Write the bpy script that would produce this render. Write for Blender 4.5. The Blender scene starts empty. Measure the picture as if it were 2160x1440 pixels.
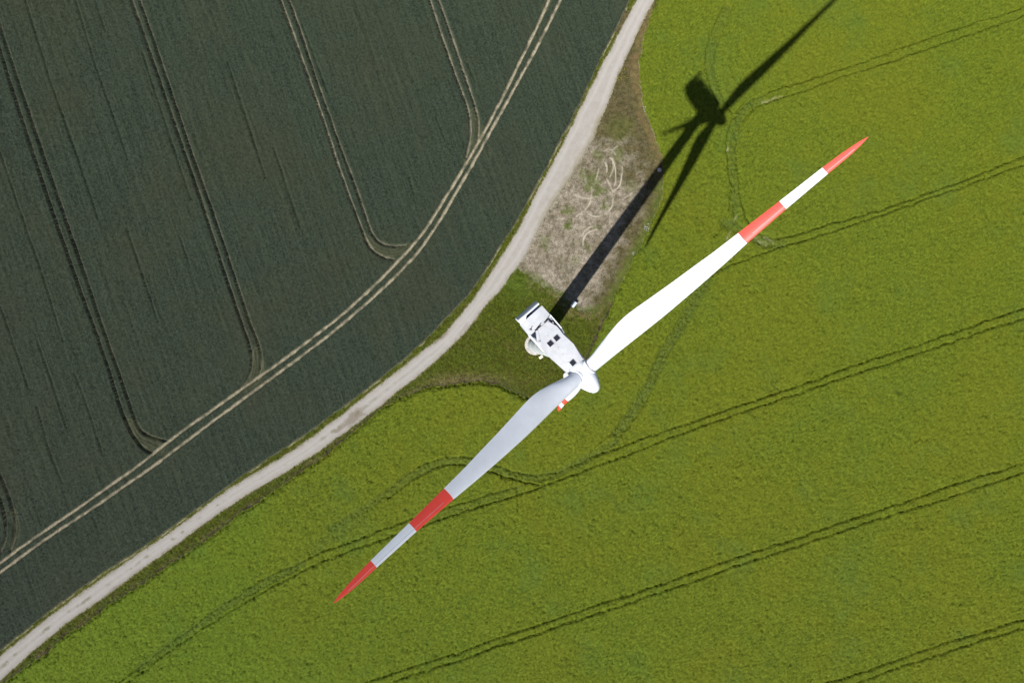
import bpy, bmesh, math, random
import numpy as np
from mathutils import Matrix, Vector

random.seed(7)
SC = bpy.context.scene
COL = SC.collection

# ------------------------------------------------------------------ camera
CAM_H = 215.0
FPX = 1672.8                       # focal length in pixels of the 2160 px wide photograph
RX, RY = -0.00412, -0.00763        # tiny departures from straight down
Rx = Matrix.Rotation(RX, 3, 'X')
Ry = Matrix.Rotation(RY, 3, 'Y')
CAMR = Ry @ Rx
cam_d = bpy.data.cameras.new('camera')
cam_d.sensor_width = 36.0
cam_d.lens = FPX / 2160.0 * 36.0
cam_d.clip_start = 1.0
cam_d.clip_end = 20000.0
cam = bpy.data.objects.new('camera', cam_d)
cam.matrix_world = Matrix.Translation((0, 0, CAM_H)) @ CAMR.to_4x4()
COL.objects.link(cam)
SC.camera = cam

# ------------------------------------------------------------------ sky, sun, exposure
SUN_AZ = 0.94549                   # heading in which shadows fall (from +X)
SUN_COT = 0.74885                  # shadow length per metre of height
world = bpy.data.worlds.new('World')
SC.world = world
world.use_nodes = True
wn = world.node_tree
sky = wn.nodes.new('ShaderNodeTexSky')
sky.sky_type = 'NISHITA'
sky.sun_disc = False
sky.sun_elevation = math.atan(1.0 / SUN_COT)
sky.sun_rotation = math.radians(90.0) - (SUN_AZ + math.pi)
bg = wn.nodes['Background']
bg.inputs['Strength'].default_value = 0.05
wn.links.new(sky.outputs['Color'], bg.inputs['Color'])
sun_d = bpy.data.lights.new('sun', 'SUN')
sun_d.energy = 5.0
sun_d.angle = math.radians(0.53)
sun_d.color = (1.0, 0.965, 0.915)
sun = bpy.data.objects.new('sun', sun_d)
sun.rotation_euler = Vector((SUN_COT * math.cos(SUN_AZ), SUN_COT * math.sin(SUN_AZ), -1.0)).to_track_quat('-Z', 'Y').to_euler()
sun.location = (0, 0, 300)
COL.objects.link(sun)
SC.view_settings.view_transform = 'Standard'
SC.view_settings.look = 'None'
SC.view_settings.gamma = 1.0
SC.view_settings.use_curve_mapping = False
SC.view_settings.exposure = 0.5


# ------------------------------------------------------------------ helpers
def ground_point(px, z=0.0):
    """map of the place: plan position (metres) at height z of a surveyed photo point"""
    d = CAMR @ Vector(((px[0] - 1080.0) / FPX, (720.0 - px[1]) / FPX, -1.0))
    t = (z - CAM_H) / d.z
    return (d.x * t, d.y * t)


def G(pts, z=0.0, off=(0, 0), s=1.0):
    return np.array([ground_point((p[0] / s + off[0], p[1] / s + off[1]), z) for p in pts])


def tag(o, label=None, cat=None, group=None, kind=None):
    if label: o['label'] = label
    if cat: o['category'] = cat
    if group: o['group'] = group
    if kind: o['kind'] = kind
    return o


def link_mesh(name, me, mat, parent=None, smooth=False):
    o = bpy.data.objects.new(name, me)
    COL.objects.link(o)
    if mat is not None:
        me.materials.append(mat)
    if parent is not None:
        o.parent = parent
    if smooth:
        me.polygons.foreach_set('use_smooth', np.ones(len(me.polygons), dtype=bool))
    return o


def bm_obj(name, bm, mat, parent=None, smooth=False):
    bmesh.ops.recalc_face_normals(bm, faces=bm.faces[:])
    me = bpy.data.meshes.new(name)
    bm.to_mesh(me)
    bm.free()
    return link_mesh(name, me, mat, parent, smooth)


# ------------------------------------------------------------------ node helpers
class NT:
    def __init__(self, name):
        self.m = bpy.data.materials.new(name)
        self.m.use_nodes = True
        self.t = self.m.node_tree
        self.b = self.t.nodes['Principled BSDF']
        self._obj = None
        self.world = False
        self.inst = False

    def n(self, typ, **kw):
        x = self.t.nodes.new(typ)
        for k, v in kw.items():
            setattr(x, k, v)
        return x

    def l(self, a, b):
        self.t.links.new(a, b)

    def coord(self):
        if self._obj is None:
            self._obj = self.n('ShaderNodeNewGeometry').outputs['Position'] if self.world else self.n('ShaderNodeTexCoord').outputs['Object']
        return self._obj

    def mapped(self, rot=0.0, scale=(1, 1, 1)):
        mp = self.n('ShaderNodeMapping')
        mp.inputs['Rotation'].default_value = (0, 0, rot)
        mp.inputs['Scale'].default_value = scale
        # rotate first, then stretch: use two mappings
        mp.inputs['Scale'].default_value = (1, 1, 1)
        self.l(self.coord(), mp.inputs['Vector'])
        mp2 = self.n('ShaderNodeMapping')
        mp2.inputs['Scale'].default_value = scale
        self.l(mp.outputs[0], mp2.inputs['Vector'])
        return mp2.outputs[0]

    def noise(self, scale, detail=4.0, rough=0.55, vec=None, lo=0.3, hi=0.7, dist=0.0):
        x = self.n('ShaderNodeTexNoise')
        x.inputs['Scale'].default_value = scale
        x.inputs['Detail'].default_value = detail
        x.inputs['Roughness'].default_value = rough
        x.inputs['Distortion'].default_value = dist
        self.l(vec if vec is not None else self.coord(), x.inputs['Vector'])
        r = self.n('ShaderNodeMapRange')
        r.interpolation_type = 'SMOOTHSTEP'
        r.inputs['From Min'].default_value = lo
        r.inputs['From Max'].default_value = hi
        self.l(x.outputs['Fac'], r.inputs['Value'])
        return r.outputs['Result']

    def attr(self, name):
        a = self.n('ShaderNodeAttribute')
        a.attribute_name = name
        if self.inst:
            a.attribute_type = 'INSTANCER'
        return a.outputs['Fac']

    def math(self, op, a, b):
        x = self.n('ShaderNodeMath', operation=op)
        x.use_clamp = True
        for i, v in enumerate((a, b)):
            if isinstance(v, (int, float)):
                x.inputs[i].default_value = v
            else:
                self.l(v, x.inputs[i])
        return x.outputs[0]

    def mix(self, fac, a, b):
        x = self.n('ShaderNodeMix', data_type='RGBA')
        for sock, v in ((x.inputs[0], fac), (x.inputs[6], a), (x.inputs[7], b)):
            if isinstance(v, (int, float)):
                sock.default_value = v
            elif isinstance(v, tuple):
                sock.default_value = (*v, 1.0)
            else:
                self.l(v, sock)
        return x.outputs[2]

    def bump(self, height, strength, dist):
        x = self.n('ShaderNodeBump')
        x.inputs['Strength'].default_value = strength
        x.inputs['Distance'].default_value = dist
        self.l(height, x.inputs['Height'])
        self.l(x.outputs[0], self.b.inputs['Normal'])

    def done(self, col, rough=0.85, spec=0.2, metal=0.0, drough=0.6):
        if isinstance(col, tuple):
            self.b.inputs['Base Color'].default_value = (*col, 1.0)
        else:
            self.l(col, self.b.inputs['Base Color'])
        self.b.inputs['Roughness'].default_value = rough
        self.b.inputs['Specular IOR Level'].default_value = spec
        self.b.inputs['Metallic'].default_value = metal
        if rough > .65:
            self.b.inputs['Diffuse Roughness'].default_value = drough
        return self.m


# ------------------------------------------------------------------ ground materials
ROW = math.radians(71.0)   # heading of the drill rows in the wheat (from +X, pointing down-right is -71)


def mat_wheat():
    k = NT('wheat_canopy')
    fine = k.noise(2.4, 3.0, 0.8, lo=.40, hi=.60)
    row = k.noise(1.0, 3.0, 0.6, k.mapped(ROW, (0.05, 1.7, 1.0)), lo=.38, hi=.62)
    big = k.noise(0.035, 4.0, 0.6, lo=0.42, hi=0.72)
    c = k.mix(fine, (0.0100, 0.0175, 0.0110), (0.037, 0.053, 0.034))
    c = k.mix(k.math('MULTIPLY', row, 0.42), c, (0.043, 0.057, 0.034))
    c = k.mix(k.math('MULTIPLY', big, 0.40), c, (0.043, 0.045, 0.023))
    c = k.mix(k.math('MULTIPLY', k.attr('bent'), 0.7), c, (0.085, 0.088, 0.042))
    soil = k.mix(k.noise(3.0, 3.0), (0.19, 0.165, 0.11), (0.37, 0.335, 0.245))
    c = k.mix(k.attr('soil'), c, soil)
    k.bump(k.noise(7.0, 3.0, 0.7), 0.5, 0.10)
    return k.done(c, 0.75, 0.15, drough=1.0)


def mat_rape():
    k = NT('rapeseed_canopy')
    st = k.mapped(math.radians(-40), (0.8, 1.9, 1.0))
    fine = k.noise(1.5, 4.0, 0.7, st, lo=0.34, hi=0.68)
    mid = k.noise(0.35, 4.0, 0.6, lo=0.38, hi=0.68)
    big = k.noise(0.022, 3.0, 0.55, lo=0.40, hi=0.62)
    c = k.mix(fine, (0.050, 0.078, 0.006), (0.138, 0.176, 0.013))
    c = k.mix(k.math('MULTIPLY', mid, 0.25), c, (0.135, 0.150, 0.010))
    c = k.mix(k.math('MULTIPLY', big, 0.35), c, (0.135, 0.142, 0.009))
    c = k.mix(k.math('MULTIPLY', k.noise(0.06, 4.0, 0.62, lo=0.50, hi=0.72), .5), c, (0.078, 0.125, 0.018))
    c = k.mix(k.math('MULTIPLY', k.attr('green'), 0.5), c, (0.085, 0.150, 0.012))
    c = k.mix(k.math('MULTIPLY', k.attr('bent'), 0.5), c, (0.058, 0.088, 0.022))
    c = k.mix(k.attr('soil'), c, (0.33, 0.31, 0.17))
    k.bump(k.noise(4.5, 4.0, 0.75, st), 0.6, 0.16)
    return k.done(c, 0.7, 0.1, drough=.2)


def mat_meadow():
    k = NT('meadow_grass')
    fine = k.noise(2.2, 4.0, 0.7, lo=0.34, hi=0.68)
    mid = k.noise(0.45, 4.0, 0.6, lo=0.36, hi=0.66)
    c = k.mix(fine, (0.016, 0.026, 0.002), (0.100, 0.124, 0.007))
    c = k.mix(k.math('MULTIPLY', mid, 0.55), c, (0.046, 0.068, 0.004))
    c = k.mix(k.math('MULTIPLY', k.noise(0.22, 4.0, 0.65, lo=0.48, hi=0.70), 0.45), c, k.mix(fine, (0.045, 0.042, 0.010), (0.125, 0.110, 0.028)))
    c = k.mix(k.math('MULTIPLY', k.attr('dry'), 0.85), c, k.mix(fine, (0.12, 0.085, 0.035), (0.24, 0.20, 0.10)))
    c = k.mix(k.math('MULTIPLY', k.attr('chalk'), 0.9), c, (0.38, 0.33, 0.22))
    c = k.mix(k.math('MULTIPLY', k.attr('green'), 0.8), c, k.mix(fine, (0.045, 0.085, 0.008), (0.09, 0.13, 0.012)))
    c = k.mix(k.attr('rust'), c, k.mix(fine, (0.018, 0.014, 0.008), (0.075, 0.055, 0.034)))
    k.bump(k.noise(6.0, 4.0, 0.75), 0.6, 0.10)
    return k.done(c, 0.8, 0.15)


def mat_pad():
    k = NT('dry_weedy_gravel')
    fine = k.math('ADD', k.math('MULTIPLY', k.noise(3.2, 4.0, 0.75, lo=0.36, hi=0.64), .55), k.math('MULTIPLY', k.noise(.75, 4.0, 0.7, lo=0.36, hi=0.64), .5))
    mid = k.noise(0.22, 5.0, 0.68, lo=0.40, hi=0.66)
    straw = k.mix(fine, (0.085, 0.068, 0.047), (0.345, 0.305, 0.24))
    weedy = k.mix(fine, (0.034, 0.031, 0.011), (0.115, 0.096, 0.045))
    wf = k.math('ADD', k.math('MULTIPLY', mid, 0.55), k.attr('dry'))
    c = k.mix(wf, straw, weedy)
    c = k.mix(k.attr('rust'), c, k.mix(fine, (0.10, 0.055, 0.030), (0.20, 0.125, 0.070)))
    c = k.mix(k.math('MULTIPLY', k.attr('green'), 0.9), c, k.mix(fine, (0.040, 0.065, 0.008), (0.10, 0.125, 0.02)))
    c = k.mix(k.math('MULTIPLY', k.attr('chalk'), .95), c, (0.43, 0.39, 0.31))
    k.bump(k.noise(5.0, 4.0, 0.75), 0.5, 0.08)
    return k.done(c, 0.9, 0.1)


def mat_track():
    k = NT('pale_gravel')
    fine = k.noise(4.0, 4.0, 0.7)
    mid = k.noise(0.5, 4.0, 0.6)
    c = k.mix(fine, (0.28, 0.265, 0.245), (0.36, 0.34, 0.315))
    c = k.mix(k.math('MULTIPLY', mid, 0.4), c, (0.26, 0.238, 0.21))
    c = k.mix(k.math('MULTIPLY', k.attr('rut'), 0.6), c, (0.365, 0.35, 0.33))
    c = k.mix(k.math('MULTIPLY', k.attr('dry'), 0.75), c, (0.20, 0.17, 0.10))
    c = k.mix(k.math('MULTIPLY', k.attr('stain'), 0.9), c, k.mix(fine, (0.17, 0.145, 0.115), (0.23, 0.20, 0.165)))
    c = k.mix(k.math('MULTIPLY', k.attr('green'), 0.8), c, (0.10, 0.10, 0.03))
    k.bump(k.noise(9.0, 3.0, 0.7), 0.3, 0.04)
    return k.done(c, 0.95, 0.1)


def mat_leaf(name, dark, light, tint, tint_f, green=None, dry=None, vary=None):
    k = NT(name)
    k.world = True
    k.inst = True
    rnd = k.n('ShaderNodeObjectInfo').outputs['Random']
    c = k.mix(rnd, dark, light)
    c = k.mix(k.math('MULTIPLY', k.noise(0.35, 4.0, 0.6, lo=0.38, hi=0.68), tint_f), c, tint)
    c = k.mix(k.math('MULTIPLY', k.noise(0.022, 3.0, 0.55, lo=0.40, hi=0.62), tint_f), c, tuple(x * .8 for x in tint))
    if vary:
        c = k.mix(k.math('MULTIPLY', k.noise(0.06, 4.0, 0.62, lo=0.50, hi=0.72), .5), c, vary)
    if green:
        c = k.mix(k.math('MULTIPLY', k.attr('green'), 0.5), c, green)
    if dry:
        c = k.mix(k.math('MULTIPLY', k.attr('dry'), 0.85), c, dry)
    return k.done(c, 0.7, 0.08, drough=.2)


def mat_far():
    k = NT('farmland')
    c = k.mix(k.noise(0.01, 3.0), (0.07, 0.09, 0.02), (0.12, 0.13, 0.02))
    return k.done(c, 0.9, 0.1)


# ------------------------------------------------------------------ survey of the ground (photo points -> metres)
ZW, ZR = 0.90, 1.2     # crop heights: wheat, rapeseed

TRACK_L = [(1360, -34), (1343, 0), (1317, 47), (1293, 93), (1267, 143), (1243, 190), (1217, 240), (1190, 297), (1163, 350), (1133, 403),
           (1097, 477), (1070, 522), (1045, 560), (1028, 586), (1009, 615), (989, 642), (963, 673), (946, 695), (920, 719), (884, 745), (852, 772),
           (823, 794), (780, 827), (740, 860), (690, 897), (650, 927), (603, 960), (533, 1000), (467, 1040), (400, 1093), (333, 1140),
           (283, 1173), (233, 1207), (167, 1253), (100, 1303), (50, 1343), (0, 1383), (-60, 1432)]
TRACK_R = [(1400, -34), (1380, 0), (1360, 37), (1337, 87), (1313, 140), (1297, 173), (1287, 207), (1267, 253), (1248, 300), (1213, 357),
           (1187, 400), (1163, 435), (1140, 477), (1115, 525), (1095, 560), (1076, 579), (1062, 606), (1035, 632), (1011, 663), (985, 697),
           (958, 724), (929, 753), (893, 784), (859, 810), (828, 834), (802, 858), (780, 873), (745, 900), (705, 928), (660, 960), (617, 987),
           (567, 1017), (500, 1057), (433, 1103), (367, 1153), (300, 1200), (250, 1237), (200, 1273), (150, 1307), (100, 1347),
           (50, 1390), (0, 1437), (-60, 1495)]
WHEAT_E = [(1346, -36), (1328, 0), (1300, 60), (1273, 110), (1257, 147), (1233, 197), (1207, 250), (1180, 300), (1153, 353), (1123, 407),
           (1090, 467), (1060, 513), (1030, 560), (1016, 582), (997, 613), (973, 639), (949, 663), (924, 690), (898, 716), (869, 743),
           (835, 772), (804, 798), (780, 815), (740, 847), (685, 887), (640, 920), (580, 958), (500, 1011), (423, 1068), (367, 1108),
           (300, 1156), (228, 1200), (167, 1243), (100, 1292), (50, 1332), (0, 1371), (-60, 1418)]
RAPE_E = [(1402, -40), (1387, 0), (1367, 50), (1353, 100), (1347, 143), (1350, 187), (1360, 233), (1373, 271), (1388, 306), (1398, 336),
          (1402, 370), (1398, 401), (1393, 432), (1382, 454), (1371, 476), (1357, 507), (1338, 540), (1327, 568), (1310, 598), (1292, 630),
          (1286, 658), (1275, 683), (1257, 717), (1240, 754), (1218, 795), (1190, 832), (1150, 850), (1111, 841), (1085, 829), (1059, 814),
          (1021, 806), (992, 808), (963, 810), (924, 815), (888, 822), (862, 834), (828, 846), (799, 866), (780, 883), (740, 915), (700, 950),
          (683, 963), (633, 997), (600, 1020), (550, 1057), (493, 1093), (460, 1123), (417, 1150), (377, 1177), (320, 1217), (287, 1240),
          (233, 1273), (187, 1310), (133, 1343), (93, 1380), (57, 1403), (20, 1433), (-60, 1500)]
PAD_LOW = [(1088, 572), (1107, 584), (1140, 604), (1174, 626), (1205, 648), (1235, 660), (1262, 652), (1290, 640)]

# wheel tracks in the wheat: (points, start runs on, end runs on, width m, bare soil 0..1)
WT = [
 ([(0, 100), (20, 167), (40, 227), (70, 320), (100, 410), (123, 477), (143, 533), (170, 610), (197, 683), (227, 767), (253, 853), (267, 890), (280, 917), (300, 943), (322, 956)], 1, 0, .56, .16),
 ([(0, 50), (20, 113), (40, 173), (70, 260), (100, 350), (127, 423), (145, 480), (167, 540), (197, 630), (230, 727), (257, 800), (277, 860), (290, 897), (302, 912), (322, 922), (353, 929)], 1, 0, .56, .16),
 ([(278, 0), (300, 60), (320, 117), (347, 197), (377, 283), (410, 377), (443, 477), (463, 540), (487, 610), (510, 680), (527, 723), (533, 757), (530, 787), (517, 810), (500, 827)], 1, 0, .56, .20),
 ([(295, 0), (320, 70), (343, 140), (373, 227), (403, 317), (430, 393), (460, 477), (483, 547), (507, 617), (530, 687), (547, 727), (553, 753), (550, 780), (543, 800)], 1, 0, .56, .20),
 ([(592, 0), (617, 67), (643, 140), (670, 217), (697, 297), (720, 367), (740, 423), (762, 480), (772, 505), (785, 528), (805, 542), (830, 547)], 1, 0, .52, .55),
 ([(610, 0), (637, 73), (663, 157), (690, 230), (720, 315), (747, 383), (778, 475), (785, 495), (800, 512), (825, 520), (855, 517)], 1, 0, .50, .36),
 ([(907, 0), (923, 50), (940, 100), (957, 147), (973, 190), (987, 227), (993, 260), (992, 297), (983, 332)], 1, 0, .52, .55),
 ([(925, 0), (947, 60), (967, 120), (987, 177), (1003, 227), (1010, 257), (1009, 287), (1005, 312)], 1, 0, .52, .55),
 ([(0, 1050), (10, 1080), (15, 1107), (13, 1137), (0, 1167)], 0, 0, .5, .25),
 ([(0, 1000), (17, 1040), (30, 1080), (33, 1110), (30, 1140), (20, 1163)], 0, 0, .5, .25),
 # headland pair along the track
 ([(1157, 0), (1140, 43), (1110, 103), (1087, 150), (1063, 200), (1040, 243), (1017, 287), (993, 327), (967, 373), (933, 427), (902, 478), (870, 519), (838, 553), (790, 602), (720, 666), (653, 717), (587, 767), (520, 813), (450, 863), (383, 909), (321, 959), (277, 993), (233, 1023), (183, 1059), (133, 1093), (83, 1127), (33, 1162), (0, 1187)], 1, 1, .62, 1.),
 ([(1182, 0), (1153, 60), (1123, 117), (1093, 170), (1067, 220), (1040, 267), (1017, 310), (993, 353), (963, 403), (937, 450), (918, 480), (884, 530), (852, 565), (800, 616), (720, 686), (660, 733), (593, 783), (520, 836), (440, 895), (393, 930), (354, 960), (310, 993), (267, 1021), (217, 1057), (167, 1090), (117, 1123), (67, 1157), (0, 1207)], 1, 1, .62, 1.),
]
# thin missed drill rows
WD = [[(53, 0), (107, 173), (160, 322), (207, 463)], [(267, 480), (300, 577), (330, 667)], [(160, 0), (200, 133), (247, 267), (270, 337)],
      [(300, 110), (333, 213), (377, 343), (403, 420)], [(0, 320), (27, 397), (55, 480), (93, 590), (133, 720)], [(73, 703), (107, 800), (140, 903)],
      [(157, 787), (187, 867), (217, 960)], [(77, 857), (107, 960), (131, 1018)], [(637, 50), (690, 193)], [(577, 310), (633, 480)],
      [(987, 133), (1003, 173)], [(920, 247), (940, 297)], [(863, 373), (873, 410)], [(200, 0), (222, 65)], [(455, 500), (420, 400)],
      [(0, 645), (20, 700), (60, 820)], [(1027, 305), (1034, 330)], [(380, 500), (400, 560)], [(480, 130), (520, 250), (560, 375)]]
# bent, part flattened crop in the bends (points, width m)
WB = [([(273, 890), (285, 920), (305, 935), (340, 948)], 4.2), ([(283, 895), (300, 918), (335, 932)], 2.4),
      ([(540, 740), (545, 780), (535, 805), (515, 822)], 3.6), ([(556, 760), (553, 795), (540, 812)], 2.0),
      ([(770, 500), (790, 525), (830, 537), (860, 520)], 3.2), ([(1000, 235), (1007, 275), (1000, 310), (985, 340)], 3.4), ([(1016, 270), (1012, 305)], 2.0),
      ([(28, 1080), (36, 1120), (25, 1155)], 3.0), ([(1026, 312), (1034, 332)], 1.2), ([(1148, 20), (1157, 0)], 2.5)]

# wheel tracks in the rapeseed (points, runs on at start, at end, width, depth)
RT = [
 ([(2160, 15), (2107, 33), (2040, 53), (1973, 77), (1907, 100), (1840, 123), (1773, 147), (1707, 168), (1653, 183), (1607, 200), (1573, 217), (1553, 237), (1541, 262), (1535, 290), (1533, 311), (1538, 360), (1544, 397), (1540, 442), (1525, 474), (1508, 500)], 1, 0, .48, .8),
 ([(2160, 32), (2107, 50), (2040, 75), (1973, 97), (1907, 120), (1840, 142), (1773, 163), (1707, 187), (1657, 203), (1613, 217), (1583, 233), (1567, 257), (1557, 292), (1553, 330), (1559, 375), (1562, 412), (1570, 450), (1580, 472), (1600, 490), (1640, 503)], 1, 0, .48, .85),
 ([(1530, 10), (1510, 50), (1499, 79), (1489, 112), (1489, 139), (1497, 175), (1512, 215), (1532, 250)], 0, 0, .5, .6),
 ([(1550, 10), (1530, 60), (1514, 94), (1508, 124), (1510, 154), (1516, 184), (1530, 215), (1545, 240)], 0, 0, .5, .6),
 ([(2160, 330), (2107, 350), (2057, 370), (2007, 390), (1957, 407), (1907, 427), (1857, 443), (1807, 458), (1730, 478), (1673, 497), (1640, 503), (1617, 501)], 1, 0, .52, .95),
 ([(2160, 348), (2107, 365), (2040, 390), (1973, 413), (1907, 437), (1840, 460), (1780, 480), (1727, 497), (1683, 511), (1647, 521), (1613, 533), (1573, 547), (1530, 564), (1498, 582), (1475, 625), (1452, 670), (1410, 739), (1391, 785), (1368, 835), (1340, 880), (1305, 925), (1270, 955)], 1, 0, .5, .8),
 ([(1500, 570), (1467, 605), (1429, 682), (1399, 731), (1383, 777), (1352, 840), (1310, 890), (1285, 915), (1247, 950)], 0, 0, .5, .55),
 ([(2160, 650), (2090, 673), (2040, 693), (1973, 713), (1907, 737), (1840, 757), (1790, 773), (1707, 807), (1640, 827), (1573, 850), (1507, 873), (1440, 895), (1390, 912), (1330, 934), (1285, 950), (1247, 963), (1220, 977), (1187, 993), (1137, 1003), (1087, 997), (1053, 983), (1010, 968), (970, 963), (927, 967), (887, 980), (853, 1003), (815, 1035)], 1, 0, .50, .85),
 ([(2160, 672), (2107, 687), (2040, 710), (1973, 733), (1907, 755), (1840, 777), (1790, 793), (1723, 815), (1657, 838), (1590, 860), (1523, 883), (1440, 913), (1380, 936), (1320, 960), (1253, 985), (1203, 1003), (1153, 1022), (1120, 1020), (1080, 1010), (1040, 997), (1005, 985), (967, 980), (933, 980), (903, 990), (863, 1015), (820, 1050)], 1, 0, .50, .85),
 ([(1153, 1022), (1090, 1045), (1027, 1063), (970, 1082), (900, 1105), (837, 1127), (787, 1143), (720, 1167), (667, 1190), (600, 1223), (550, 1250), (500, 1280), (450, 1310), (400, 1343), (333, 1390), (300, 1417), (267, 1438)], 0, 1, .52, .95),
 ([(1090, 1026), (1037, 1042), (987, 1057), (920, 1077), (853, 1099), (787, 1123), (720, 1149), (667, 1167), (633, 1187), (583, 1207), (533, 1233), (483, 1267), (450, 1287), (417, 1313), (367, 1350), (317, 1387), (283, 1413), (247, 1440)], 0, 1, .52, .95),
 ([(2160, 977), (2090, 997), (2007, 1023), (1940, 1047), (1873, 1070), (1807, 1090), (1740, 1113), (1673, 1137), (1607, 1157), (1540, 1180), (1473, 1203), (1440, 1215), (1387, 1233), (1320, 1257), (1253, 1277), (1187, 1300), (1120, 1323), (1053, 1343), (987, 1370), (920, 1390), (853, 1410), (787, 1433)], 1, 1, .50, .82),
 ([(2160, 995), (2107, 1013), (2040, 1035), (1973, 1058), (1907, 1077), (1840, 1098), (1773, 1120), (1707, 1142), (1640, 1165), (1573, 1187), (1507, 1210), (1440, 1232), (1387, 1250), (1320, 1273), (1253, 1295), (1187, 1317), (1120, 1340), (1053, 1360), (987, 1385), (920, 1407), (853, 1427), (820, 1440)], 1, 1, .50, .82),
 ([(2160, 1307), (2107, 1320), (2057, 1337), (2007, 1350), (1940, 1373), (1873, 1397), (1807, 1420), (1747, 1438)], 1, 1, .48, .78),
 ([(2160, 1323), (2090, 1343), (2023, 1365), (1957, 1387), (1890, 1408), (1840, 1427), (1800, 1440)], 1, 1, .48, .78),
 ([(1092, 1020), (1091, 1045), (1093, 1080)], 0, 0, .4, .5),
]
# flattened bands in the rapeseed (points, width m, strength)
RB = [([(1607, 208), (1573, 225), (1558, 250), (1548, 290), (1545, 340), (1551, 400), (1555, 450), (1550, 480)], 2.6, .8),
      ([(1535, 20), (1505, 85), (1498, 125), (1502, 165), (1520, 215)], 3.0, .5),
      ([(1530, 470), (1570, 490), (1620, 512), (1650, 512)], 3.6, .9),
      ([(1490, 590), (1440, 685), (1400, 745), (1380, 790), (1345, 855), (1300, 915)], 3.4, 1.),
      ([(1300, 930), (1235, 970), (1150, 1010), (1080, 1003), (1010, 975), (960, 970), (900, 985), (850, 1015), (780, 1065), (700, 1115)], 2.6, .8),
      ([(1100, 1030), (1030, 1052), (970, 1072), (890, 1098)], 3.0, .5), ([(640, 1190), (560, 1228), (480, 1275), (380, 1345), (290, 1410)], 2.6, .8),
      ([(660, 1160), (700, 1130), (760, 1090)], 4.0, .4)]
RS = [([(1606, 217), (1625, 212), (1648, 204)], .6, .5), ([(1590, 500), (1612, 516)], 1.1, .45), ([(1610, 500), (1628, 512)], .8, .4), ([(1528, 508), (1540, 490)], .6, .8),
      ([(1533, 300), (1534, 325)], .5, .6), ([(1544, 470), (1552, 455)], .7, .6)]

# curved turning marks on the dry pad
Z4 = ((1060, 240), 3.6)
MARKS = [[(640, 745), (670, 775), (720, 785), (780, 765), (820, 725), (840, 680), (840, 640)], [(790, 495), (820, 550), (840, 600)],
         [(840, 590), (880, 565), (900, 510), (908, 450), (908, 405)], [(850, 545), (862, 490), (855, 400), (835, 350), (815, 335)],
         [(780, 370), (792, 400), (790, 445)], [(610, 1000), (615, 940), (650, 900), (710, 878)], [(675, 560), (675, 620), (665, 680), (630, 730), (560, 780)],
         [(770, 285), (800, 268), (840, 280), (855, 310)], [(825, 300), (845, 265), (870, 250)], [(540, 610), (590, 635), (650, 645), (720, 630)],
         [(945, 630), (985, 600)], [(730, 420), (710, 500)], [(640, 780), (680, 800), (720, 800)], [(600, 930), (630, 880), (680, 855)], [(410, 800), (470, 795)],
         [(835, 350), (845, 420), (815, 480)], [(770, 530), (800, 500)]]
PADGREEN = [(500, 840, 42, 1.), (545, 850, 30, .6), (490, 730, 45, .8), (690, 520, 75, .75), (735, 580, 60, .7), (760, 690, 40, .7), (870, 310, 55, .6), (620, 455, 40, .6),
            (330, 985, 60, .5), (540, 1110, 40, .4), (730, 310, 45, .5), (960, 560, 60, .35), (700, 870, 35, .6), (620, 1015, 35, .5), (900, 120, 110, .4)]


# ------------------------------------------------------------------ numpy noise and fields
def vnoise(x, y, cell, seed):
    rng = np.random.default_rng(seed)
    lat = rng.random((257, 257), dtype=np.float32)
    lat[256, :] = lat[0, :]
    lat[:, 256] = lat[:, 0]
    gx = (x / cell) % 256.0
    gy = (y / cell) % 256.0
    ix = np.minimum(gx.astype(np.int32), 255)
    iy = np.minimum(gy.astype(np.int32), 255)
    fx = (gx - ix).astype(np.float32)
    fy = (gy - iy).astype(np.float32)
    fx = fx * fx * (3 - 2 * fx)
    fy = fy * fy * (3 - 2 * fy)
    a = lat[ix, iy] * (1 - fx) + lat[ix + 1, iy] * fx
    b = lat[ix, iy + 1] * (1 - fx) + lat[ix + 1, iy + 1] * fx
    return (a * (1 - fy) + b * fy) * 2 - 1


def fbm(x, y, cell, seed, octaves=3, gain=0.55):
    out = 0
    amp = 1.0
    tot = 0
    for i in range(octaves):
        out = out + amp * vnoise(x + 17.3 * i, y - 9.1 * i, cell / (2.03 ** i), seed + i)
        tot += amp
        amp *= gain
    return out / tot


def sstep(a, b, v):
    t = np.clip((v - a) / (b - a), 0, 1)
    return t * t * (3 - 2 * t)


def axis(a, b, step, far):
    mid = np.arange(a, b + step * .5, step)
    grow = []
    s, p = step, 0.0
    while p < far:
        s = min(s * 1.22, 60.0)
        p += s
        grow.append(p)
    grow = np.array(grow)
    return np.concatenate([(a - grow)[::-1], mid, mid[-1] + grow])


STEP = 0.26
XS = axis(-145.0, 148.0, STEP, 1500.0)
YS = axis(-98.0, 100.0, STEP, 1500.0)
X, Y = np.meshgrid(XS, YS, indexing='ij')
X = X.astype(np.float32)
Y = Y.astype(np.float32)
NX, NY = X.shape
RNG = np.random.default_rng(99)
JIT = RNG.uniform(-1, 1, X.shape).astype(np.float32)
IN = ((np.abs(X) < 152) & (np.abs(Y) < 104)).astype(np.float32)
wrpx = fbm(X, Y, 2.2, 11, 3) * 0.45
wrpy = fbm(X, Y, 2.2, 21, 3) * 0.45
XW, YW = X + wrpx, Y + wrpy


def extend(P, s, e, d=500.0):
    P = list(P)
    if s:
        v = P[0] - P[1]
        P.insert(0, P[0] + v / np.linalg.norm(v) * d)
    if e:
        v = P[-1] - P[-2]
        P.append(P[-1] + v / np.linalg.norm(v) * d)
    return np.array(P)


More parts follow.
